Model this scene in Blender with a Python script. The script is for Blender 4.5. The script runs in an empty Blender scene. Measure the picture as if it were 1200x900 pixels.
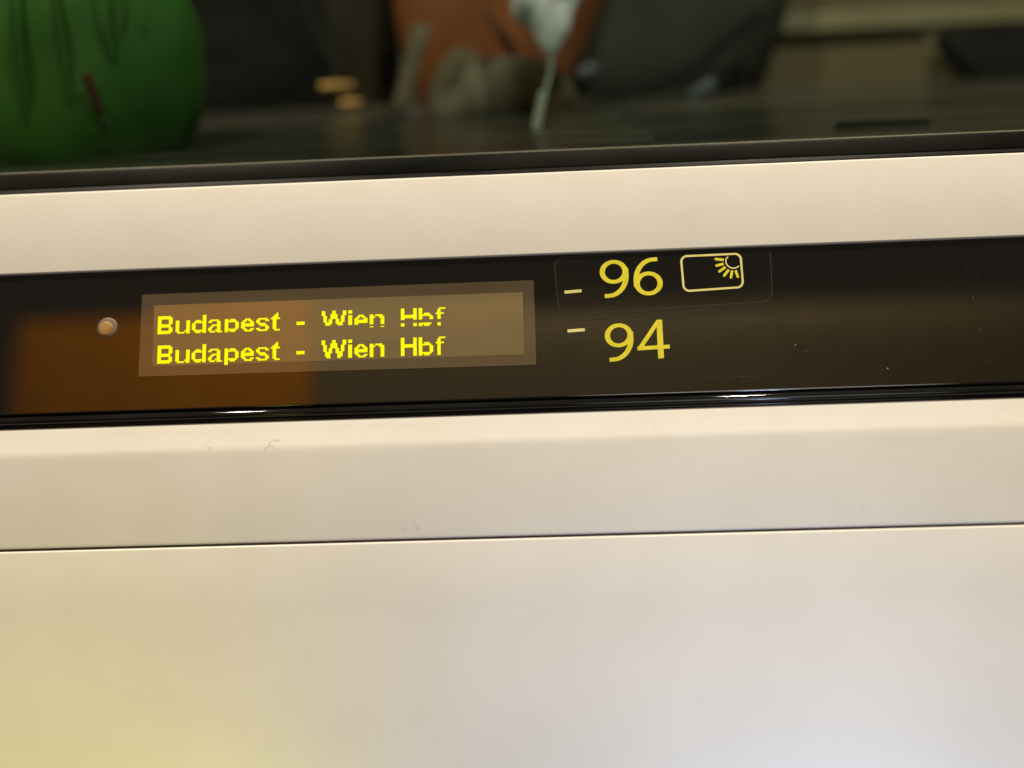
import bpy, bmesh, math, random
from mathutils import Vector, Matrix, noise
from math import radians as rad, sin, cos, pi

random.seed(4)
S = bpy.context.scene
C = S.collection

# ------------------------------------------------------------------ camera
F_PX = 867.0                      # focal length for a 1200 px wide frame
CAM = Vector((0, -0.315, 0))
R3 = (Matrix.Rotation(rad(1.754), 3, 'Z') @ Matrix.Rotation(rad(8.949), 3, 'X')
      @ Matrix.Rotation(rad(1.614), 3, 'Y'))
cam = bpy.data.cameras.new('camera')
cam.lens = F_PX / 1200 * 36
cam.sensor_width = 36
cam.clip_start = 0.01
cam.clip_end = 60
cam.dof.use_dof = True
cam.dof.focus_distance = 0.324
cam.dof.aperture_fstop = 1.6
camo = bpy.data.objects.new('camera', cam)
r, f, u = R3 @ Vector((1, 0, 0)), R3 @ Vector((0, 1, 0)), R3 @ Vector((0, 0, 1))
M = Matrix((r, u, -f)).transposed().to_4x4()
M.translation = CAM
camo.matrix_world = M
C.objects.link(camo)
S.camera = camo

# ------------------------------------------------------------------ light
W = bpy.data.worlds.new('World')
S.world = W
W.use_nodes = True
bgn = W.node_tree.nodes['Background']
bgn.inputs[0].default_value = (1.0, 0.86, 0.62, 1)
bgn.inputs[1].default_value = 0.06


def lamp(name, loc, target, power, col, size, shape='DISK', size_y=None):
    l = bpy.data.lights.new(name, 'AREA')
    l.energy = power
    l.color = col
    l.shape = shape
    l.size = size
    if size_y:
        l.size_y = size_y
    o = bpy.data.objects.new(name, l)
    o.location = loc
    o.rotation_euler = (Vector(target) - Vector(loc)).to_track_quat('-Z', 'Y').to_euler()
    C.objects.link(o)
    return o


lamp('ceiling_lamp', (-0.82, -0.74, 1.62), (0, -.45, 0), 32, (1, .885, .68), .08)
lamp('ceiling_lamp', (0.58, -0.74, 1.66), (0, -.45, 0), 32, (1, .885, .68), .08)
lamp('aisle_lamp', (0.35, -0.85, -0.30), (0.0, 0, 0.05), 2.1, (1, .94, .87), .6)  # added soft fill from the front, no such lamp known


def spot(name, loc, target, power, col, angle):
    l = bpy.data.lights.new(name, 'SPOT')
    l.energy = power
    l.color = col
    l.spot_size = rad(angle)
    l.spot_blend = 1
    l.shadow_soft_size = .04
    o = bpy.data.objects.new(name, l)
    o.location = loc
    o.rotation_euler = (Vector(target) - Vector(loc)).to_track_quat('-Z', 'Y').to_euler()
    C.objects.link(o)
    return o


spot('reading_lamp', (-0.40, -0.50, -0.62), (-0.222, .02, -0.190), 10, (1, .92, .10), 27)  # added spot, tints the lower left of the panel yellow
spot('reading_lamp', (0.40, -0.60, -0.75), (0.13, .02, -0.255), 25, (.46, .64, 1), 33)  # added spot, tints the lower right bluish

S.view_settings.view_transform = 'Standard'
S.view_settings.look = 'None'
S.view_settings.gamma = 1
S.view_settings.exposure = 0
S.cycles.max_bounces = 10
S.cycles.transparent_max_bounces = 12


# ------------------------------------------------------------------ helpers
def P(px, py, y=0.0):
    """point of the place seen at a spot of the 1200 x 900 photograph, on the plane at depth y"""
    d = R3 @ Vector(((px - 600) / F_PX, 1, -(py - 450) / F_PX))
    return CAM + d * ((y - CAM.y) / d.y)


def mat(name, col, rough=.5, ior=1.45, metal=0, coat=0, spec=.5):
    m = bpy.data.materials.new(name)
    m.use_nodes = True
    b = m.node_tree.nodes['Principled BSDF']
    b.inputs['Base Color'].default_value = (*col, 1)
    b.inputs['Roughness'].default_value = rough
    b.inputs['IOR'].default_value = ior
    b.inputs['Metallic'].default_value = metal
    b.inputs['Coat Weight'].default_value = coat
    b.inputs['Specular IOR Level'].default_value = spec
    return m


def nodes(m):
    nt = m.node_tree
    return nt, nt.nodes, nt.links, nt.nodes['Principled BSDF']


def vary(m, c0, c1, scale, detail=4, stretch=(1, 1, 1), lo=.35, hi=.65, bump=0, rough=None, bscale=None):
    """procedural colour variation (and fine relief) on a principled material"""
    nt, N, L, b = nodes(m)
    tc = N.new('ShaderNodeTexCoord')
    mp = N.new('ShaderNodeMapping')
    mp.inputs['Scale'].default_value = stretch
    L.new(tc.outputs['Object'], mp.inputs['Vector'])
    n = N.new('ShaderNodeTexNoise')
    n.inputs['Scale'].default_value = scale
    n.inputs['Detail'].default_value = detail
    L.new(mp.outputs[0], n.inputs['Vector'])
    cr = N.new('ShaderNodeValToRGB')
    cr.color_ramp.elements[0].position = lo
    cr.color_ramp.elements[1].position = hi
    cr.color_ramp.elements[0].color = (*c0, 1)
    cr.color_ramp.elements[1].color = (*c1, 1)
    L.new(n.outputs['Fac'], cr.inputs[0])
    L.new(cr.outputs[0], b.inputs['Base Color'])
    if rough:
        mr = N.new('ShaderNodeMapRange')
        mr.inputs['To Min'].default_value, mr.inputs['To Max'].default_value = rough
        L.new(n.outputs['Fac'], mr.inputs['Value'])
        L.new(mr.outputs[0], b.inputs['Roughness'])
    if bump:
        n2 = N.new('ShaderNodeTexNoise')
        n2.inputs['Scale'].default_value = bscale or scale
        n2.inputs['Detail'].default_value = 3
        L.new(mp.outputs[0], n2.inputs['Vector'])
        bp = N.new('ShaderNodeBump')
        bp.inputs['Strength'].default_value = bump
        bp.inputs['Distance'].default_value = .0005
        L.new(n2.outputs['Fac'], bp.inputs['Height'])
        L.new(bp.outputs[0], b.inputs['Normal'])
    return m


def tag(o, label=None, cat=None, group=None, kind=None):
    for k, v in (('label', label), ('category', cat), ('group', group), ('kind', kind)):
        if v:
            o[k] = v
    return o


def empty(name, loc=(0, 0, 0), **kw):
    o = bpy.data.objects.new(name, None)
    o.location = loc
    o.empty_display_size = .02
    C.objects.link(o)
    return tag(o, **kw)


def obj(name, bm, m, parent=None, smooth=True):
    bmesh.ops.recalc_face_normals(bm, faces=bm.faces[:])
    me = bpy.data.meshes.new(name)
    bm.to_mesh(me)
    bm.free()
    me.materials.append(m)
    if smooth:
        me.shade_smooth()
        me.set_sharp_from_angle(angle=rad(38))
    o = bpy.data.objects.new(name, me)
    C.objects.link(o)
    if parent:
        o.parent = parent
        o.matrix_parent_inverse = Matrix.Translation(-Vector(parent.location))
    return o


def extrude_profile(pts, x0=-.62, x1=.62, nx=1, wob=0):
    """closed (y, z) outline in mm, run along the wall"""
    bm = bmesh.new()
    rows = []
    for i in range(nx + 1):
        x = x0 + (x1 - x0) * i / nx
        rows.append([bm.verts.new((x, y / 1000, z / 1000)) for y, z in pts])
    n = len(pts)
    for a, b in zip(rows, rows[1:]):
        for k in range(n):
            bm.faces.new((a[k], a[(k + 1) % n], b[(k + 1) % n], b[k]))
    bm.faces.new(rows[0])
    bm.faces.new(rows[-1][::-1])
    return bm


def arc(cy, cz, rr, a0, a1, n=8):
    return [(cy + rr * cos(rad(a0 + (a1 - a0) * i / n)), cz + rr * sin(rad(a0 + (a1 - a0) * i / n))) for i in range(n + 1)]


def prism(pts, y0, y1, bm=None):
    """flat outline of (x, z) in metres, given a thickness from y0 (front) to y1"""
    bm = bm or bmesh.new()
    a = [bm.verts.new((x, y0, z)) for x, z in pts]
    b = [bm.verts.new((x, y1, z)) for x, z in pts]
    n = len(pts)
    bm.faces.new(a)
    bm.faces.new(b[::-1])
    for k in range(n):
        bm.faces.new((a[k], b[k], b[(k + 1) % n], a[(k + 1) % n]))
    return bm


def ribbon(pts, width, y0, y1, bm=None, closed=False, caps=False):
    """a stroke of (x, z) points with its own width and thickness"""
    bm = bm or bmesh.new()
    n = len(pts)
    w = width if isinstance(width, list) else [width] * n
    L, Rr = [], []
    for i, p in enumerate(pts):
        a = pts[(i - 1) % n] if closed or i else p
        b = pts[(i + 1) % n] if closed or i < n - 1 else p
        t = Vector((b[0] - a[0], b[1] - a[1])).normalized()
        nrm = Vector((-t.y, t.x)) * w[i] / 2
        L.append((p[0] + nrm.x, p[1] + nrm.y))
        Rr.append((p[0] - nrm.x, p[1] - nrm.y))
    if closed:
        q = [[bm.verts.new((x, y, z)) for x, z in s] for s in (L, Rr) for y in (y0, y1)]
        for i in range(n):
            j = (i + 1) % n
            for s, e in ((0, 2), (2, 3), (3, 1), (1, 0)):
                bm.faces.new((q[s][i], q[s][j], q[e][j], q[e][i]))
        return bm
    out = L[:]
    if caps:
        t = Vector((pts[-1][0] - pts[-2][0], pts[-1][1] - pts[-2][1])).normalized()
        a0 = math.atan2(t.x, -t.y)  # direction of the left normal, turned
        base = math.atan2(L[-1][1] - pts[-1][1], L[-1][0] - pts[-1][0])
        for k in range(1, 6):
            a = base - pi * k / 6
            out.append((pts[-1][0] + cos(a) * w[-1] / 2, pts[-1][1] + sin(a) * w[-1] / 2))
    out += Rr[::-1]
    return prism(out, y0, y1, bm)


def round_quad(c, rr, n=6):
    """outline of a quadrilateral of four (x, z) corners with rounded corners"""
    out = []
    for i in range(4):
        p, a, b = (Vector(c[i]), Vector(c[i - 1]), Vector(c[(i + 1) % 4]))
        u1, u2 = (a - p).normalized(), (b - p).normalized()
        s, e = p + u1 * rr, p + u2 * rr
        for k in range(n + 1):
            t = k / n
            q = s * (1 - t) ** 2 + p * 2 * t * (1 - t) * .6 + (s + e) * t * (1 - t) * .4 + e * t * t
            out.append((q.x, q.y))
    return out


def smooth_path(ctrl, n=6):
    """Catmull-Rom through the control points"""
    out = []
    for i in range(len(ctrl) - 1):
        p0 = Vector(ctrl[max(i - 1, 0)])
        p1, p2 = Vector(ctrl[i]), Vector(ctrl[i + 1])
        p3 = Vector(ctrl[min(i + 2, len(ctrl) - 1)])
        for k in range(n):
            t = k / n
            q = .5 * ((2 * p1) + (p2 - p0) * t + (2 * p0 - 5 * p1 + 4 * p2 - p3) * t * t + (3 * p1 - p0 - 3 * p2 + p3) * t ** 3)
            out.append(tuple(q))
    out.append(tuple(ctrl[-1]))
    return out


# ------------------------------------------------------------------ materials
def white_paint(name, marks=()):
    m = mat(name, (.73, .70, .65), .36)
    vary(m, (.715, .685, .63), (.745, .715, .665), 26, 5, bump=.11, bscale=2300)
    nt, N, L, b = nodes(m)
    src = b.inputs['Base Color'].links[0].from_socket
    tc = N.new('ShaderNodeTexCoord')
    grime = N.new('ShaderNodeTexNoise')
    grime.inputs['Scale'].default_value = 520
    grime.inputs['Detail'].default_value = 5
    L.new(tc.outputs['Object'], grime.inputs['Vector'])
    for (x, y, z, rad_, amt) in marks:        # scuffs where the photograph shows them
        d = N.new('ShaderNodeVectorMath')
        d.operation = 'DISTANCE'
        d.inputs[1].default_value = (x, y, z)
        L.new(tc.outputs['Object'], d.inputs[0])
        fall = N.new('ShaderNodeMapRange')
        fall.inputs['From Min'].default_value = rad_
        fall.inputs['From Max'].default_value = rad_ * .2
        L.new(d.outputs['Value'], fall.inputs['Value'])
        th = N.new('ShaderNodeMapRange')
        th.inputs['From Min'].default_value = .52
        th.inputs['From Max'].default_value = .62
        th.inputs['To Max'].default_value = amt
        L.new(grime.outputs['Fac'], th.inputs['Value'])
        mu = N.new('ShaderNodeMath')
        mu.operation = 'MULTIPLY'
        L.new(fall.outputs[0], mu.inputs[0])
        L.new(th.outputs[0], mu.inputs[1])
        mx = N.new('ShaderNodeMix')
        mx.data_type = 'RGBA'
        L.new(mu.outputs[0], mx.inputs['Factor'])
        L.new(src, mx.inputs['A'])
        mx.inputs['B'].default_value = (.22, .17, .12, 1)
        src = mx.outputs['Result']
    L.new(src, b.inputs['Base Color'])
    return m


def glossy_black(name, col=(.006, .005, .004), rough=.035):
    m = mat(name, col, rough, 2.0)
    nt, N, L, b = nodes(m)
    tc = N.new('ShaderNodeTexCoord')
    mp = N.new('ShaderNodeMapping')
    mp.inputs['Scale'].default_value = (.25, 1, 1.6)
    L.new(tc.outputs['Object'], mp.inputs[0])
    n = N.new('ShaderNodeTexNoise')
    n.inputs['Scale'].default_value = 60
    n.inputs['Detail'].default_value = 6
    L.new(mp.outputs[0], n.inputs['Vector'])
    mr = N.new('ShaderNodeMapRange')
    mr.inputs['From Min'].default_value, mr.inputs['From Max'].default_value = .35, .7
    mr.inputs['To Min'].default_value, mr.inputs['To Max'].default_value = rough * .7, rough * 2
    L.new(n.outputs['Fac'], mr.inputs['Value'])
    L.new(mr.outputs[0], b.inputs['Roughness'])
    return m


m_rail = white_paint('rail_paint')
m_rail.node_tree.nodes['Principled BSDF'].inputs['Roughness'].default_value = .5
spots = []
for px, py, rr, am in ((316, 524, .0035, .55), (245, 524, .0022, .4), (327, 519, .002, .5), (470, 618, .0022, .3),
                       (490, 617, .0026, .35), (770, 503, .002, .25), (806, 540, .0022, .22), (1015, 597, .002, .3)):
    p = P(px, py, .001)
    spots.append((p.x, p.y, p.z, rr * 1.5, am * .75))
m_ledge = white_paint('ledge_paint', spots)
m_panel = white_paint('panel_paint')
m_band = glossy_black('black_cover')
m_rubber = vary(mat('black_rubber', (.008, .008, .008), .4, spec=.1), (.006, .006, .006), (.014, .013, .011), 90, 5, rough=(.3, .5))
m_seal = vary(mat('glossy_seal', (.008, .008, .008), .12, 1.4), (.006, .006, .006), (.012, .012, .012), 120, 5, (.15, 1, 1), rough=(.025, .06))
m_strip = vary(mat('grey_strip', (.02, .02, .015), .55, spec=.1), (.004, .0045, .003), (.010, .010, .0075), 55, 6, (.3, 1, 1), rough=(.3, .55), bump=.1)
m_edge = mat('strip_edge', (.30, .29, .22), .4)  # pale colour paints the light caught on the strip's top edge

# ------------------------------------------------------------------ the wall: rail, ledge, lower panel
wall = empty('wall', (0, 0, 0), kind='structure')
# upper rail: z 107.6 .. 145.9
rail = [(20, 146.0)] + arc(1.2, 144.8, 1.2, 90, 180, 6) + arc(.35, 107.95, .35, 180, 270, 4) + [(20, 107.6)]
obj('rail', extrude_profile(rail), m_rail, wall)


def smooth_profile(ctrl, n=6):
    return smooth_path(ctrl, n)


zg = -15.3                     # groove below the ledge
ledge = [(20, 37.3), (5.5, 37.3)] + arc(3.6, 36.3, 1.0, 90, 172, 5) + \
    [(2.2, 34), (1.5, 31), (.95, 28.6), (.6, 27.2), (.36, 26.2), (.2, 25.2), (.14, 24), (.18, 22), (.5, 14), (1.9, -13)] + \
    arc(2.8, zg + 1.3, .7, 180, 270, 5) + [(20, zg + .6)]
obj('ledge', extrude_profile(ledge), m_ledge, wall)
panel = [(20, zg - .45)] + arc(3.1, zg - 1.35, .9, 90, 180, 6) + [(4.2, -40), (6.2, -70), (9.5, -100), (13.6, -130), (18.5, -160), (24.4, -190), (34, -230), (50, -290), (70, -290)]
obj('lower_panel', extrude_profile(panel), m_panel, wall)
m_dark = mat('groove_backing', (.10, .075, .07), .7)
obj('groove_backing', extrude_profile([(3.9, zg + 1.5), (3.9, zg - 1.5), (9, zg - 1.5), (9, zg + 1.5)]), m_dark, wall)

# ------------------------------------------------------------------ glossy black strip with its seal and sensor
YB = .0016                      # front face of the cover, in metres behind the rail's face
strip = empty('display_strip', (0, YB, .044), label='long glossy black strip set between the two cream panels', cat='panel strip')
yb = YB * 1000
cover = [(12, 107.4), (yb, 107.4), (yb, 44.2)] + arc(yb + .8, 44.0, .8, 180, 255, 4) + [(12, 43.2)]
obj('cover', extrude_profile(cover), m_band, strip)
# upper dark gap line under the rail
seal = [(12, 43.1), (3.4, 43.1), (2.9, 42.6)] + arc(2.7, 40.6, 1.75, 118, 245, 12) + [(3.0, 38.6)] + arc(3.4, 38.1, .55, 150, 250, 4) + [(5, 37.35), (12, 37.35)]
obj('seal', extrude_profile(seal), m_seal, strip)
pc = P(126, 384, YB)
m_ring = mat('sensor_ring', (.19, .135, .09), .5)
m_lens = vary(mat('sensor_lens', (.40, .2, .06), .45), (.34, .17, .05), (.42, .22, .08), 300, 3)


def disc(c, r1, y0, y1, n=40, bev=.0004):
    bm = bmesh.new()
    rings = []
    for rr, y in ((r1, y1), (r1, y0 + bev), (r1 - bev * .7, y0 + bev * .25), (r1 - bev * 1.4, y0)):
        rings.append([bm.verts.new((c[0] + rr * cos(2 * pi * k / n), y, c[1] + rr * sin(2 * pi * k / n))) for k in range(n)])
    for a, b in zip(rings, rings[1:]):
        for k in range(n):
            bm.faces.new((a[k], a[(k + 1) % n], b[(k + 1) % n], b[k]))
    bm.faces.new(rings[-1])
    bm.faces.new(rings[0][::-1])
    return bm


sensor = obj('sensor', disc((pc.x, pc.z), .0046, YB - .0005, YB + .001), m_ring, strip)
pl = P(125, 385.5, YB)
ln = obj('lens', disc((pl.x, pl.z), .0032, YB - .0009, YB - .0002), m_lens, strip)
ln.parent = sensor
ln.matrix_parent_inverse = Matrix.Identity(4)

# ------------------------------------------------------------------ destination display
disp = empty('destination_display', (-.0865, YB, .058), label='lit display in the black strip with two lines of yellow letters', cat='display')


def screen_mat(name, c0, c1):
    m = mat(name, c0, .05, 2.1)
    vary(m, c0, c1, 40, 4, (.3, 1, 2.5))
    return m


m_frame = screen_mat('display_frame', (.082, .058, .032), (.10, .073, .042))
m_screen = screen_mat('display_screen', (.168, .120, .055), (.188, .135, .063))


def xz(px, py, y=YB):
    p = P(px, py, y)
    return (p.x, p.z)


fr = [xz(167, 345.5), xz(625.5, 328.5), xz(628.5, 427.5), xz(162.5, 441.5)]
obj('frame', prism(round_quad(fr, .0006), YB - .00025, YB + .0005), m_frame, disp)
sc = [xz(181.5, 358.5), xz(613, 343), xz(614.5, 415.5), xz(179, 429.5)]
sbm = prism(round_quad(sc, .0004), YB - .00055, YB - .0001)
zm = sum(q[1] for q in sc) / 4
for v in sbm.verts:                     # screen front tilted to mirror the orange board over its full height
    if v.co.y < YB - .0003:
        v.co.y -= (v.co.z - zm) * .016
obj('screen', sbm, m_screen, disp)

m_led = bpy.data.materials.new('yellow_led')
m_led.use_nodes = True
nt = m_led.node_tree
nt.nodes.clear()
em = nt.nodes.new('ShaderNodeEmission')
em.inputs[0].default_value = (1, .93, .004, 1)
em.inputs[1].default_value = 1.05
out = nt.nodes.new('ShaderNodeOutputMaterial')
nt.links.new(em.outputs[0], out.inputs[0])

G = {
 'B': ["#######.", "########", "##....##", "##....##", "##....##", "#######.", "#######.", "##....##", "##....##", "########", "#######."],
 'u': ["", "", "", "##....##", "##....##", "##....##", "##....##", "##....##", "##....##", "##...###", ".####.##"],
 'd': ["......##", "......##", "......##", "..###.##", ".#######", "##....##", "##....##", "##....##", "##....##", ".#######", "..###.##"],
 'a': ["", "", "", ".#####..", "##...##.", ".....##.", "..#####.", ".##..##.", "##...##.", "##..###.", ".###.###"],
 'p': ["", "", "", "##.###..", "#######.", "##....##", "##....##", "##....##", "##....##", "#######.", "##.###..", "##......", "##......"],
 'e': ["", "", "", "..###..", ".##.##.", "##...##", "#######", "#######", "##.....", ".##..##", "..####."],
 's': ["", "", "", ".#####.", "##...##", "##.....", ".####..", "..####.", ".....##", "##...##", ".#####."],
 't': ["...#.", "..##.", ".###.", "#####", ".##..", ".##..", ".##..", ".##..", ".##..", ".##..", "..###"],
 '-': ["", "", "", "", "", "", "#####", "#####"],
 'W': ["##....##....##", "##....##....##", "##...####...##", ".##..####..##.", ".##..####..##.", ".##.##..##.##.", ".##.##..##.##.", "..####..####..", "..###....###..", "..###....###..", "...##....##..."],
 'i': ["##", "##", "", "##", "##", "##", "##", "##", "##", "##", "##"],
 'n': ["", "", "", "##.####.", "###..###", "##....##", "##....##", "##....##", "##....##", "##....##", "##....##"],
 'H': ["##.....##", "##.....##", "##.....##", "##.....##", "#########", "#########", "##.....##", "##.....##", "##.....##", "##.....##", "##.....##"],
 'b': ["##......", "##......", "##......", "##.###..", "#######.", "##....##", "##....##", "##....##", "##....##", "#######.", "##.###.."],
 'f': ["..####", ".##...", ".##...", "#####.", ".##...", ".##...", ".##...", ".##...", ".##...", ".##...", ".##..."],
}
# letters with the photo x where each starts, and its width there (px)
LET = [('B', 184, 17.2), ('u', 205, 16.6), ('d', 224, 16.6), ('a', 243.2, 16.2), ('p', 262.4, 16.4), ('e', 281.6, 15), ('s', 299.2, 15), ('t', 316.4, 10.6),
       ('-', 346.4, 9.4), ('W', 375.8, 28.6), ('i', 406.8, 4.6), ('e', 414.2, 15.2), ('n', 432, 17), ('H', 468.4, 18.6), ('b', 489.3, 16.8), ('f', 509.2, 11.4)]
# rows that stay dark in the upper line, where the picture of the display breaks up
GAP = {8: [], 9: [9, 10], 10: [9, 10], 11: [9, 10], 12: [9], 13: [7, 8], 14: [7, 8], 15: [7, 8]}
pitch = .00074
for line, (bx, by, ex, ey) in enumerate(((186.3, 371.3, 522, 360.5), (185.6, 405.4, 522, 394.6))):
    tl = empty('text_line', (-.1, YB - .0006, xz(300, by)[1]), label=('upper line of yellow letters, partly broken up', 'lower line of yellow letters, complete')[line])
    tl.parent = disp
    tl.matrix_parent_inverse = Matrix.Translation(-Vector(disp.location))
    tl.location = (-.1, YB - .0006, .075 if line == 0 else .063)
    for k, (ch, x, w) in enumerate(LET):
        g = G[ch]
        wide = max(len(s) for s in g)
        shift = (bx - 184) * (1 - k / 15) + 1.5 * k / 15
        t = (x - 184) / 336.5
        top = xz(x + shift, by + (ey - by) * t)
        right = xz(x + shift + w, by + (ey - by) * t)
        pw = (right[0] - top[0]) / wide
        bm = bmesh.new()
        for rI, row in enumerate(g):
            if line == 0 and rI in GAP.get(k, []):
                continue
            if line == 0 and ch == 'p' and rI > 10:
                continue
            c = 0
            while c < len(row):
                if row[c] != '#':
                    c += 1
                    continue
                c2 = c
                while c2 < len(row) and row[c2] == '#':
                    c2 += 1
                x0, x1 = top[0] + c * pw, top[0] + c2 * pw
                z1 = top[1] - rI * pitch
                h = pitch * 1.0
                if line == 0 and k == 12 and rI == 10:
                    z1 -= pitch * .2
                    h *= .6
                z0 = z1 - h
                s = (z1 - top[1]) * -.0
                prism([(x0, z0), (x1, z0), (x1, z1), (x0, z1)], YB - .00060, YB - .0005, bm)
                c = c2
        for v in bm.verts:              # flush with the slanted screen
            v.co.y -= (v.co.z - zm) * .016
        lo = obj('letter', bm, m_led, None, False)
        lo.parent = tl
        lo.matrix_parent_inverse = Matrix.Translation(-Vector(tl.location))

# ------------------------------------------------------------------ seat number stickers
m_film = glossy_black('sticker_film', (.0065, .0055, .0045), .06)
m_fedge = mat('film_edge', (.04, .034, .026), .45)  # both film edge colours paint the light that the edges catch
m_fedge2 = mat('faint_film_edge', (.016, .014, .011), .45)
m_yel = vary(mat('yellow_print', (.62, .46, .03), .5), (.68, .60, .02), (.78, .69, .035), 160, 4)
m_pale = vary(mat('pale_yellow_print', (.68, .58, .2), .5), (.70, .62, .19), (.80, .72, .28), 160, 4)


def digit(ch, origin, ux, uz, h, parent, y0):
    """a digit drawn with flat strokes; ux, uz are its own axes on the strip"""
    o = Vector(origin)

    def T(a, b):
        q = o + Vector(ux) * a * h + Vector(uz) * b * h
        return (q.x, q.y)
    bm = bmesh.new()
    if ch in '96':
        flip = (lambda a, b: T(.735 - a, 1 - b)) if ch == '6' else T
        ring, w = [], []
        for k in range(48):
            a = 2 * pi * k / 48
            ring.append(flip(.355 + .288 * cos(a), .682 + .262 * sin(a)))
            w.append(h * (.098 + .034 * cos(a) ** 2))
        ribbon(ring, w, y0, y0 + .0001, bm, closed=True)
        path = smooth_path([(.655, .76), (.662, .64), (.655, .50), (.615, .35), (.53, .215), (.42, .122), (.29, .070), (.10, .060)])
        n = len(path)
        ww = [h * (.131 - .030 * min(1, max(0, (k / n - .35) / .5))) for k in range(n)]
        ribbon([flip(*q) for q in path], ww, y0 - .00003, y0 + .00008, bm)
    else:
        prism([T(*q) for q in ((.512, 0), (.658, 0), (.658, 1), (.512, 1))], y0, y0 + .0001, bm)
        prism([T(*q) for q in ((0, .24), (.815, .24), (.815, .34), (0, .34))], y0 - .00003, y0 + .00008, bm)
        prism([T(*q) for q in ((0, .30), (.135, .30), (.600, .94), (.600, 1.0), (.515, 1.0))], y0 - .00006, y0 + .00006, bm)
    return obj('digit', bm, m_yel, parent, False)


def sticker(label, corners, r, base, m_e):
    st = empty('seat_number_sticker', (base[0], YB, base[1]), label=label, cat='sticker', group='seat number stickers on the black strip')
    q = [xz(*c) for c in corners]
    outl = round_quad(q, r, 8)
    obj('film', prism(outl, YB - .00012, YB + .0002), m_film, st)
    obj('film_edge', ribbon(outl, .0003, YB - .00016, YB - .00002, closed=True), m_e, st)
    return st


y_print = YB - .0002
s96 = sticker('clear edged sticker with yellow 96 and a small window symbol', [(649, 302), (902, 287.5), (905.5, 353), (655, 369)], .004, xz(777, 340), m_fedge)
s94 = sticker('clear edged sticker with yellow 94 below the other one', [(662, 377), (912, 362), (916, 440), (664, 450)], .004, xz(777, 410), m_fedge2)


def axes(p, q, top):
    """baseline from p to q, up towards top (photo spots)"""
    a, b, t = Vector(xz(*p)), Vector(xz(*q)), Vector(xz(*top))
    ux = (b - a).normalized()
    uz = (t - a)
    return ux, uz / uz.length, uz.length


ux, uz, h = axes((703.9, 350.2), (776, 346.0), (701.6, 305.5))
digit('9', xz(704.2, 350.2), ux, uz, h, s96, y_print)
digit('6', xz(743.2, 347.6), ux, uz, h, s96, y_print)
ux, uz, h = axes((709.6, 424.6), (784, 420.0), (707.9, 379.6))
digit('9', xz(709.8, 424.8), ux, uz, h, s94, y_print)
digit('4', xz(747.6, 421.6), ux, uz, h, s94, y_print)
for st, a, b in ((s96, (661.5, 342.6), (681.5, 340.8)), (s94, (665, 388), (685.2, 386.4))):
    obj('dash', ribbon([xz(*a), xz(*b)], .00135, y_print, y_print + .0001), m_pale, st, False)
ic = [xz(*c) for c in ((797.8, 300.6), (867.6, 297.3), (870.8, 336.5), (801.4, 341.4))]
icon = obj('window_symbol', ribbon(round_quad(ic, .0022, 8), .00092, y_print, y_print + .0001, closed=True), m_pale, s96, False)


def sub(o, parent):
    o.parent = parent
    o.matrix_parent_inverse = Matrix.Identity(4)
    return o


zc = lambda a, b: xz(780 + a / 10.909, 285 + b / 10.909)
arcp = smooth_path([zc(797, 176), zc(773, 200), zc(768, 235), zc(780, 272), zc(808, 302), zc(845, 319), zc(885, 319), zc(915, 308), zc(937, 292)], 4)
sub(obj('sun_arc', ribbon(arcp, .00055, y_print, y_print + .0001), m_pale, None, False), icon)
for a in ((742, 215, 640, 204), (740, 265, 650, 288), (764, 306, 687, 362), (806, 341, 748, 415), (849, 350, 834, 438), (894, 347, 921, 430)):
    sub(obj('sun_ray', ribbon([zc(a[0], a[1]), zc(a[2], a[3])], .00112, y_print, y_print + .0001, caps=True), m_yel, None, False), icon)

# ------------------------------------------------------------------ window above the rail
YG = .0085
win = empty('window', (0, YG, .146), label='dark glass pane in a black gasket above the cream rail', cat='window')
z_r = 146.0
gask = [(4.6, z_r), (16, z_r), (16, z_r + 5.0), (6.6, z_r + 5.0), (6.0, z_r + 3.2)] + arc(5.0, z_r + 1.6, 1.5, 60, 250, 10)
obj('gasket', extrude_profile(gask), m_rubber, win)
z_s0, z_s1 = P(600, 193, .0055).z * 1000, P(600, 178.2, .0055).z * 1000
z_s0 = z_r + 4.4
stp = [(12, z_s0), (7.0, z_s0)] + [(6.2, z_s0 + .8), (5.6, z_s1 - .8)] + arc(6.3, z_s1 - .6, .6, 175, 90, 4) + [(12, z_s1)]
obj('frame_strip', extrude_profile(stp), m_strip, win)
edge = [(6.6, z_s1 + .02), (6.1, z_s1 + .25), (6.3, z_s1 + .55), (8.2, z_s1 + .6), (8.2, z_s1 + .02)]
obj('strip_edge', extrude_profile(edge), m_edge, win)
m_glass = bpy.data.materials.new('smoked_glass')
m_glass.use_nodes = True
nt = m_glass.node_tree
nt.nodes.clear()
N, L = nt.nodes, nt.links
tr = N.new('ShaderNodeBsdfTransparent')
tr.inputs[0].default_value = (.645, .685, .66, 1)
gl = N.new('ShaderNodeBsdfGlossy')
gl.inputs['Roughness'].default_value = .02
fz = N.new('ShaderNodeFresnel')
fz.inputs[0].default_value = 1.33
mx = N.new('ShaderNodeMixShader')
out = N.new('ShaderNodeOutputMaterial')
geo = N.new('ShaderNodeNewGeometry')      # only the outer face of the pane mirrors
inv = N.new('ShaderNodeMath')
inv.operation = 'SUBTRACT'
inv.inputs[0].default_value = 1
L.new(geo.outputs['Backfacing'], inv.inputs[1])
mul = N.new('ShaderNodeMath')
mul.operation = 'MULTIPLY'
L.new(fz.outputs[0], mul.inputs[0])
L.new(inv.outputs[0], mul.inputs[1])
L.new(mul.outputs[0], mx.inputs[0])
L.new(tr.outputs[0], mx.inputs[1])
L.new(gl.outputs[0], mx.inputs[2])
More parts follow.
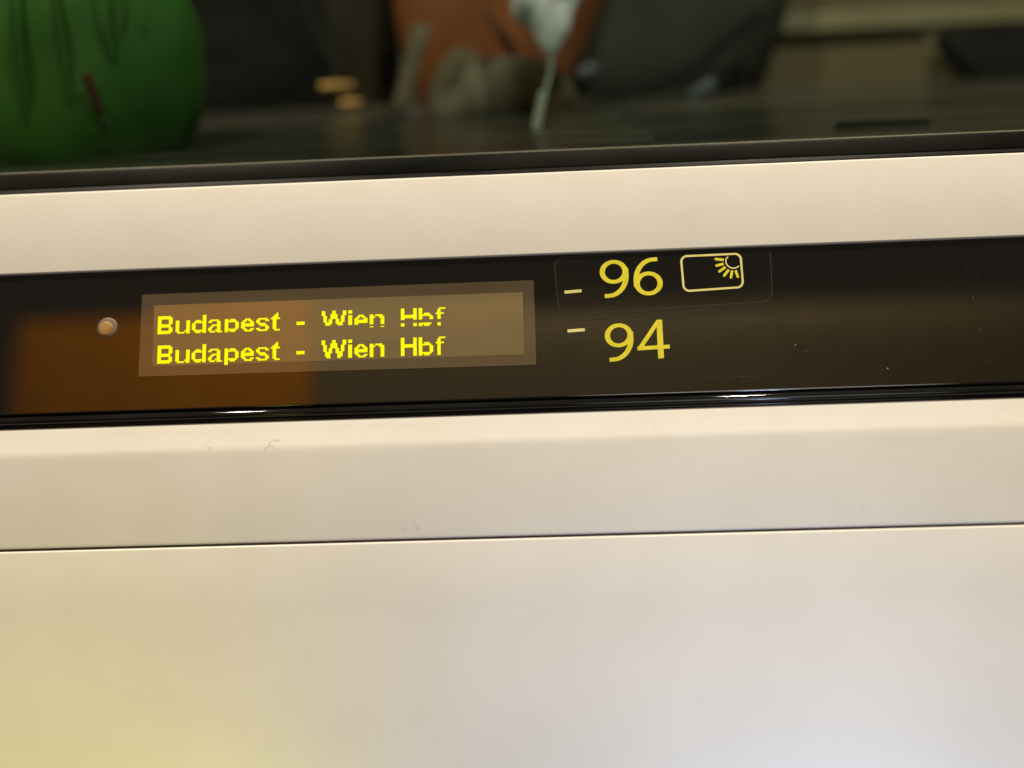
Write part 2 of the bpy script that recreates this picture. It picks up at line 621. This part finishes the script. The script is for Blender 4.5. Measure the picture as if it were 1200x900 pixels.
tc = N.new('ShaderNodeTexCoord')
vo = N.new('ShaderNodeTexVoronoi')           # dots of the sun film on the pane
vo.inputs['Scale'].default_value = 760
vo.inputs['Randomness'].default_value = .08
L.new(tc.outputs['Object'], vo.inputs['Vector'])
mr = N.new('ShaderNodeMapRange')
mr.inputs['From Min'].default_value, mr.inputs['From Max'].default_value = .25, .55
mr.inputs['To Min'].default_value, mr.inputs['To Max'].default_value = .84, 1.06
L.new(vo.outputs['Distance'], mr.inputs['Value'])
mc = N.new('ShaderNodeMix')
mc.data_type = 'RGBA'
mc.blend_type = 'MULTIPLY'
mc.inputs['Factor'].default_value = 1
mc.inputs['A'].default_value = (.645, .685, .66, 1)
L.new(mr.outputs[0], mc.inputs['B'])
L.new(mc.outputs['Result'], tr.inputs[0])
gm = N.new('ShaderNodeMapping')
gm.inputs['Scale'].default_value = (.5, 1, 1.6)
L.new(tc.outputs['Object'], gm.inputs[0])
gn = N.new('ShaderNodeTexNoise')             # wiped grime on the glass
gn.inputs['Scale'].default_value = 26
gn.inputs['Detail'].default_value = 9
gn.inputs['Roughness'].default_value = .7
L.new(gm.outputs[0], gn.inputs['Vector'])
gr_ = N.new('ShaderNodeMapRange')
gr_.inputs['From Min'].default_value, gr_.inputs['From Max'].default_value = .40, .85
gr_.inputs['To Min'].default_value, gr_.inputs['To Max'].default_value = .0, .009
L.new(gn.outputs['Fac'], gr_.inputs['Value'])
df = N.new('ShaderNodeBsdfDiffuse')
df.inputs[0].default_value = (.5, .49, .42, 1)
mg = N.new('ShaderNodeMixShader')
L.new(gr_.outputs[0], mg.inputs[0])
L.new(mx.outputs[0], mg.inputs[1])
L.new(df.outputs[0], mg.inputs[2])
L.new(mg.outputs[0], out.inputs[0])
zt = z_s1 + .6
obj('pane', extrude_profile([(8.5, z_s1 - 3), (12.5, z_s1 - 3), (12.5, 480), (8.5, 480)]), m_glass, win, False)

# ------------------------------------------------------------------ shelf and back of the rack behind the glass
A, B = P(600, 186, .014), P(600, 118, .24)
slope = (B.z - A.z) / (B.y - A.y)


def shelf_z(y):
    return A.z + slope * (y - A.y)


m_shelf = vary(mat('shelf', (.04, .036, .026), .3, ior=1.75), (.010, .010, .008), (.085, .078, .056), 15, 8, (.30, 7, 7), rough=(.10, .38), bump=.12, bscale=200)  # paler streaks in the colour stand in for blurred reflections
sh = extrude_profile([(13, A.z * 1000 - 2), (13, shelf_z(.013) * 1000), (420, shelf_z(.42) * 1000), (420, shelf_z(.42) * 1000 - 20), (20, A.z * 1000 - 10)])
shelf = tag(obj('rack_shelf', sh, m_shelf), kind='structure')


def on_shelf(px, py):
    d = R3 @ Vector(((px - 600) / F_PX, 1, -(py - 450) / F_PX))
    t = (A.z + slope * (CAM.y - A.y) - CAM.z) / (d.z - slope * d.y)
    return CAM + d * t


m_streak = vary(mat('shelf_rib', (.12, .11, .085), .4), (.07, .064, .046), (.17, .155, .12), 60, 6, (.3, 1, 1))  # thin pale bars laid on the shelf as streaks
for x0, x1, py in ((640, 722, 141), (640, 752, 147), (636, 742, 154), (622, 762, 161), (652, 766, 168)):
    p, q = on_shelf(x0, py), on_shelf(x1, py - (x1 - x0) * .036)
    up, back = Vector((0, 0, .0008)), Vector((0, .0022, .0022 * slope))
    bm = bmesh.new()
    lo_ = [bm.verts.new(v) for v in (p, q, q + back, p + back)]
    hi_ = [bm.verts.new(v + up) for v in (p, q, q + back, p + back)]
    bm.faces.new(hi_)
    for k_ in range(4):
        bm.faces.new((lo_[k_], lo_[(k_ + 1) % 4], hi_[(k_ + 1) % 4], hi_[k_]))
    obj('rib', bm, m_streak, shelf, False)
m_back = vary(mat('rack_back', (.03, .03, .022), .6), (.006, .006, .005), (.012, .011, .008), 14)
tag(obj('rack_wall', extrude_profile([(420, 250), (420, 1100), (440, 1100), (440, 250)]), m_back), kind='structure')


# ------------------------------------------------------------------ luggage; depths and sizes scaled up about the camera, for more blur
def blob(c, rx, ry, rz, e=.7, amp=.004, scale=14, seed=0, fold=(1, 1, .35), nu=72, nv=48, lean=0, taper=0):
    """a soft bag: a rounded-box surface with cloth folds"""
    bm = bmesh.new()

    def pw(v, p):
        return math.copysign(abs(v) ** p, v)
    g = []
    for j in range(1, nv):
        ph = -pi / 2 + pi * j / nv
        row = []
        for i in range(nu):
            th = 2 * pi * i / nu
            x = pw(cos(ph), e) * pw(cos(th), e)
            y = pw(cos(ph), e) * pw(sin(th), e)
            z = pw(sin(ph), e)
            k = 1 + taper * -z
            v = Vector((x * rx * k, y * ry * k, z * rz))
            q = Vector((v.x * fold[0], v.y * fold[1], v.z * fold[2])) * scale + Vector((seed * 3.1, seed, 0))
            n = v.normalized()
            v += n * amp * (noise.noise(q) + .5 * noise.noise(q * 2.3))
            v.x += lean * v.z
            row.append(bm.verts.new(Vector(c) + v))
        g.append(row)
    s = bm.verts.new(Vector(c) + Vector((-lean * rz, 0, -rz)))
    t = bm.verts.new(Vector(c) + Vector((lean * rz, 0, rz)))
    for a, b in zip(g, g[1:]):
        for i in range(nu):
            bm.faces.new((a[i], a[(i + 1) % nu], b[(i + 1) % nu], b[i]))
    for i in range(nu):
        bm.faces.new((g[0][(i + 1) % nu], g[0][i], s))
        bm.faces.new((g[-1][i], g[-1][(i + 1) % nu], t))
    return bm


def strap(pts, w, th, bm=None, tip=1.0):
    """flat webbing along 3-D points"""
    pts = smooth_path([tuple(p) for p in pts], 6)
    bm = bm or bmesh.new()
    prev = None
    w0 = w
    for i, p in enumerate(pts):
        p = Vector(p)
        w = w0 * (1 + (tip - 1) * (i / (len(pts) - 1)) ** 1.5)
        t = (Vector(pts[min(i + 1, len(pts) - 1)]) - Vector(pts[max(i - 1, 0)])).normalized()
        s = t.cross(Vector((0, 1, 0))).normalized() * w / 2
        n = s.cross(t).normalized() * th / 2
        cur = [bm.verts.new(p + s * math.cos(2 * pi * k / 8) * 1.0 + n * math.sin(2 * pi * k / 8)) for k in range(8)]
        if prev:
            for k in range(8):
                bm.faces.new((prev[k], prev[(k + 1) % 8], cur[(k + 1) % 8], cur[k]))
        else:
            bm.faces.new(cur)
        prev = cur
    bm.faces.new(prev[::-1])
    return bm


def cloth(name, c0, c1, rough=.7, scale=30, weave=0, sheen=0):
    m = mat(name, c0, rough, spec=.12)
    vary(m, c0, c1, scale, 5, bump=.3 if weave else .15, bscale=weave or 300)
    return m


# green bag
yg = .084
cg = P(62, 60, yg)
gb = empty('soft_bag', (cg.x, yg, shelf_z(yg)), label='soft bright green bag leaning on the glass at far left', cat='bag', group='luggage behind the glass')
ge = P(249, 88, yg)
gc, gr = Vector((P(70, 88, yg).x, yg, ge.z)), Vector((ge.x - P(70, 88, yg).x - .004, .040, .084))
m_green = cloth('green_cloth', (.028, .15, .014), (.085, .23, .024), .6, 12)
obj('body', blob(gc, gr.x, gr.y, gr.z, .93, .010, 20, 3, (1, 1, .35)), m_green, gb)


def on_green(px, py, off=.0015):
    p = P(px, py, .05)
    q = 1 - ((p.x - gc.x) / gr.x) ** 2 - ((p.z - gc.z) / gr.z) ** 2
    return P(px, py, gc.y - gr.y * math.sqrt(max(q, .02)) - off - .004)


m_dgreen = cloth('dark_green_webbing', (.026, .13, .016), (.055, .18, .024), .8)  # darker green strips paint the shade in the cloth folds
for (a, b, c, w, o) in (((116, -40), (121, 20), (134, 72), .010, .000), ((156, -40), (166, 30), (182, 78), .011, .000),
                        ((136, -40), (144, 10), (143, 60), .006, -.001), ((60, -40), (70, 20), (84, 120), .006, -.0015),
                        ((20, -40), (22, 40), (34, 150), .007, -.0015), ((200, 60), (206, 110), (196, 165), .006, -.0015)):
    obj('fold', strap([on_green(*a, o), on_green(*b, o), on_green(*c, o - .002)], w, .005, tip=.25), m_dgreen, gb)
m_grey = cloth('grey_webbing', (.12, .18, .10), (.18, .24, .15), .6)
obj('piping', strap([on_green(188, -30), on_green(198, 8), on_green(217, 44, -.004)], .007, .003), m_grey, gb)
m_red = cloth('rust_tab', (.12, .035, .010), (.16, .05, .014), .6)
obj('zip_tab', strap([on_green(101, 88, 0), on_green(109, 108, 0), on_green(118, 136, 0)], .0056, .003, tip=.5), m_red, gb)
obj('cord', strap([on_green(124, 140), on_green(128, 160), on_green(133, 180)], .0048, .003), m_grey, gb)

# black backpack with brass buckles
yk = .28
ck = P(320, 0, yk)
bk = empty('backpack', (ck.x, yk, shelf_z(yk)), label='black backpack with brass buckles between the green and brown bags', cat='bag', group='luggage behind the glass')
m_drab_line = cloth('grey_piping', (.05, .05, .045), (.07, .07, .06), .6)
m_blk = cloth('black_cloth', (.002, .002, .002), (.006, .006, .005), .85, 40)
obj('body', blob((P(305, 0, yk).x, yk + .01, shelf_z(.22) + .120), .090, .054, .138, .6, .007, 13, 5, lean=-.10), m_blk, bk)
m_olv = cloth('olive_cloth', (.012, .011, .005), (.024, .021, .010), .8, 30)
obj('side_pocket', blob((P(415, 0, yk).x, yk, shelf_z(.232) + .110), .040, .036, .12, .7, .007, 16, 8), m_olv, bk)
obj('piping', strap([P(352, -10, .222), P(372, 35, .2205), P(398, 84, .221)], .0009, .0009), m_drab_line, bk)  # thin grey line in place of a hair scratch on the glass
m_brass = mat('brass', (.42, .24, .07), .5, metal=.6)
for (x0, x1, yy) in ((376, 414, 101), (400, 424, 121)):
    p0, p1 = P(x0, yy + 1, .217), P(x1, yy, .217)
    obj('buckle', strap([p0, (p0 + p1) / 2 + Vector((0, -.001, 0)), p1], .0062, .004), m_brass, bk)

# soft brown form with a pale patch
yl = .22
m_brn = cloth('brown_leather', (.20, .066, .018), (.30, .105, .032), .55, 14)
cl = P(585, -20, yl)
lb = empty('leather_bag', (cl.x, yl, shelf_z(yl)), label='orange brown leather bag with a pale pocket, middle of the glass', cat='bag', group='luggage behind the glass')
obj('body', blob((P(588, 0, yl).x, yl + .018, shelf_z(.173) + .126), .088, .0465, .130, .85, .010, 11, 11, taper=-.38, lean=.12), m_brn, lb)
m_pale2 = cloth('pale_cloth', (.09, .078, .045), (.22, .21, .155), .7, 16)
m_drab2 = cloth('worn_cloth', (.10, .085, .05), (.15, .13, .085), .7, 20)
m_drab = cloth('drab_cloth', (.075, .058, .024), (.11, .085, .038), .7, 20)
m_worn = vary(mat('worn_pocket_cloth', (.1, .08, .05), .75, spec=.1), (.055, .040, .015), (.20, .19, .14), 17, 3, (1, 1, .6), .32, .62, bump=.2, bscale=200)
obj('pocket', blob((P(594, 110, .17).x, .172, P(600, 116, .17).z), .046, .015, .030, .95, .012, 24, 4), m_worn, lb)
obj('patch', blob((P(540, 104, .163).x, .163, P(536, 106, .163).z), .021, .012, .031, 1, .012, 26, 7, lean=.3), m_pale2, lb)
obj('strap', strap([P(496, 30, .169), P(486, 62, .165), P(470, 126, .168)], .013, .004), m_drab2, lb)
m_crease = cloth('dark_leather', (.06, .02, .006), (.08, .027, .01), .6)  # darker brown strip paints the shade of a crease
obj('seam', strap([P(570, 14, .163), P(585, 36, .159), P(602, 64, .162)], .006, .003), m_crease, lb)

# crumpled clear plastic bag hanging in front of the brown form
yp = .13
pb = empty('plastic_bag', tuple(P(640, 60, yp)), label='crumpled whitish plastic bag with a twisted tail before the brown bag', cat='plastic bag', group='luggage behind the glass')
m_tail = cloth('twisted_plastic', (.30, .32, .29), (.46, .49, .46), .4, 80)
m_pl = mat('white_plastic', (.55, .60, .60), .22)
vary(m_pl, (.60, .67, .70), (.92, .98, 1), 60, 6, (1, 1, .5), .4, .6, bump=.8, bscale=160)
pcx = P(641, -25, yp)
obj('body', blob((pcx.x, yp, P(641, 62, yp).z + .040), .0235, .013, .0415, .95, .008, 50, 21, (1, 1, .5), 64, 48, taper=-.55, lean=.02), m_pl, pb)
obj('tail', strap([P(637, 108, .122), P(632, 132, .112), P(627, 157, .10)], .0060, .003, strap([P(646, 44, yp), P(646, 75, yp), P(641, 100, .125), P(635, 118, .118)], .0028, .002)), m_tail, pb)

# dark grey rucksack
yr = .24
m_dg = mat('mesh_fabric', (.03, .032, .026), .8, spec=.15)
vary(m_dg, (.024, .027, .021), (.042, .046, .037), 12, 4, bump=.6, bscale=600)
cr_ = P(790, 0, yr)
rk = empty('rucksack', (cr_.x, yr, shelf_z(yr)), label='dark grey mesh rucksack with rounded base, right of the brown bag', cat='bag', group='luggage behind the glass')
obj('body', blob((P(800, 0, yr).x, yr + .022, shelf_z(.204) + .122), .096, .048, .127, .92, .007, 11, 31, lean=.24), m_dg, rk)
m_blue = cloth('blue_grey_patch', (.06, .08, .09), (.08, .10, .11), .6)
obj('base_patch', strap([P(808, 114, .206), P(822, 106, .204), P(836, 96, .206)], .010, .004), m_blue, rk)
obj('base_patch', strap([P(680, 90, .190), P(690, 83, .189), P(698, 78, .190)], .011, .004), m_blue, rk)
m_webb = cloth('black_webbing', (.006, .006, .006), (.010, .010, .009), .8)
obj('hem', strap([P(690, 110, .206), P(740, 106, .200), P(800, 86, .200), P(850, 48, .204), P(890, 18, .210)], .011, .003), m_webb, rk)

# beige block in place of a room reflection, pale bar for a mirrored lamp
ys = .30
m_bge = cloth('beige_shell', (.10, .082, .040), (.125, .10, .054), .6, 10, 900)
m_rim = cloth('light_rim', (.17, .155, .09), (.21, .19, .115), .5, 12)  # paler colour paints the reflection of a lamp strip
csx = P(1060, 0, ys)
su = empty('suitcase', (csx.x, ys, shelf_z(ys)), label='beige suitcase with a lighter rim at the right end', cat='suitcase', group='luggage behind the glass')


def rbox(x0, x1, y0, y1, z0, z1, b):
    bm = bmesh.new()
    bmesh.ops.create_cube(bm, size=1)
    for v in bm.verts:
        v.co = Vector(((x0 + x1) / 2 + v.co.x * (x1 - x0), (y0 + y1) / 2 + v.co.y * (y1 - y0), (z0 + z1) / 2 + v.co.z * (z1 - z0)))
    bmesh.ops.bevel(bm, geom=bm.edges[:], offset=b, segments=4, affect='EDGES', profile=.6)
    return bm


x0, x1 = P(850, 60, .27).x, P(1330, 60, .27).x
zb = P(1000, 134, .27).z
obj('shell', rbox(x0, x1, .27, .39, zb - .005, zb + .26, .014), m_bge, su)
rim = rbox(P(905, 20, .264).x, x1 + .004, .262, .30, P(1050, 36, .264).z, P(1050, 9, .264).z, .005)
obj('rim', rim, m_rim, su)
fx = [(P(*q, .264).x, P(*q, .264).z) for q in ((1062, 128), (1092, 20), (1124, 40), (1180, 128))]
obj('flap', prism(fx, .2655, .269), m_bge, su)

# black pouch leaning against the beige block
pq = [(P(*q, .245).x, P(*q, .245).z) for q in ((1100, 36), (1290, 26), (1290, 126), (1186, 129))]
m_pch = cloth('black_pouch_cloth', (.004, .0045, .004), (.008, .0085, .007), .8, 30)
po = tag(obj('pouch', prism(round_quad(pq, .004), .245, .2585), m_pch), 'black pouch with a slanted edge leaning on the beige suitcase', 'pouch', 'luggage behind the glass')
# small dark box lying low on the shelf
bx = [(P(*q, .058).x, P(*q, .058).z) for q in ((978, 145), (1088, 141), (1088, 158), (980, 162))]
m_bx = cloth('dark_box', (.016, .022, .014), (.03, .034, .024), .6)
tag(obj('flat_case', prism(round_quad(bx, .002), .056, .085), m_bx), 'small flat dark case lying behind the glass edge', 'case')

# ------------------------------------------------------------------ wood partition mirrored in the glossy strip
D = 1.35
k = (D + .315) / .315


def mirror(px, py):
    p = P(px, py, 0)
    return CAM.x + (p.x - CAM.x) * k, (p.z - CAM.z) * k


xl, ztop = mirror(22, 378)
xr, _ = mirror(362, 388)
_, zbot = mirror(200, 640)
m_wood = vary(mat('orange_wood', (.75, .27, .03), .5), (.86, .29, .010), (.98, .37, .018), 6, 5, (3, 1, .4))
tag(obj('wood_partition', rbox(xl, xr, -D - .03, -D, zbot, ztop, .004), m_wood), 'orange brown wood board mirrored at left in the black strip', 'partition')

xa, za = mirror(180, 368)
xb, _ = mirror(1330, 425)
m_seat = vary(mat('seat_cloth', (.4, .29, .12), .8), (.22, .17, .085), (.30, .235, .12), 30, 5, bump=.3, bscale=400)  # unseen block added to brighten the strip's mirrored lower right
tag(obj('seat', rbox(xa, xb, -D - .32, -D - .02, zbot - .1, za, .13), m_seat), 'olive brown seat back mirrored at right in the black strip', 'seat')

# ------------------------------------------------------------------ dust on the strip
bm = bmesh.new()
spec = [(932, 404, .5), (944, 412, .3), (1040, 432, .5), (1145, 323, .25), (1140, 349, .25)] + \
    [(random.uniform(640, 1200), random.uniform(300, 450), random.uniform(.08, .2)) for _ in range(40)] + \
    [(random.uniform(0, 640), random.uniform(330, 470), random.uniform(.06, .14)) for _ in range(25)]
for px, py, s in spec:
    p = P(px, py, YB)
    bmesh.ops.create_icosphere(bm, subdivisions=1, radius=.00055 * s, matrix=Matrix.Translation((p.x, YB - .0002, p.z)))
m_dust = mat('dust', (.55, .5, .42), .8)
tag(obj('dust_specks', bm, m_dust, strip), kind='stuff')
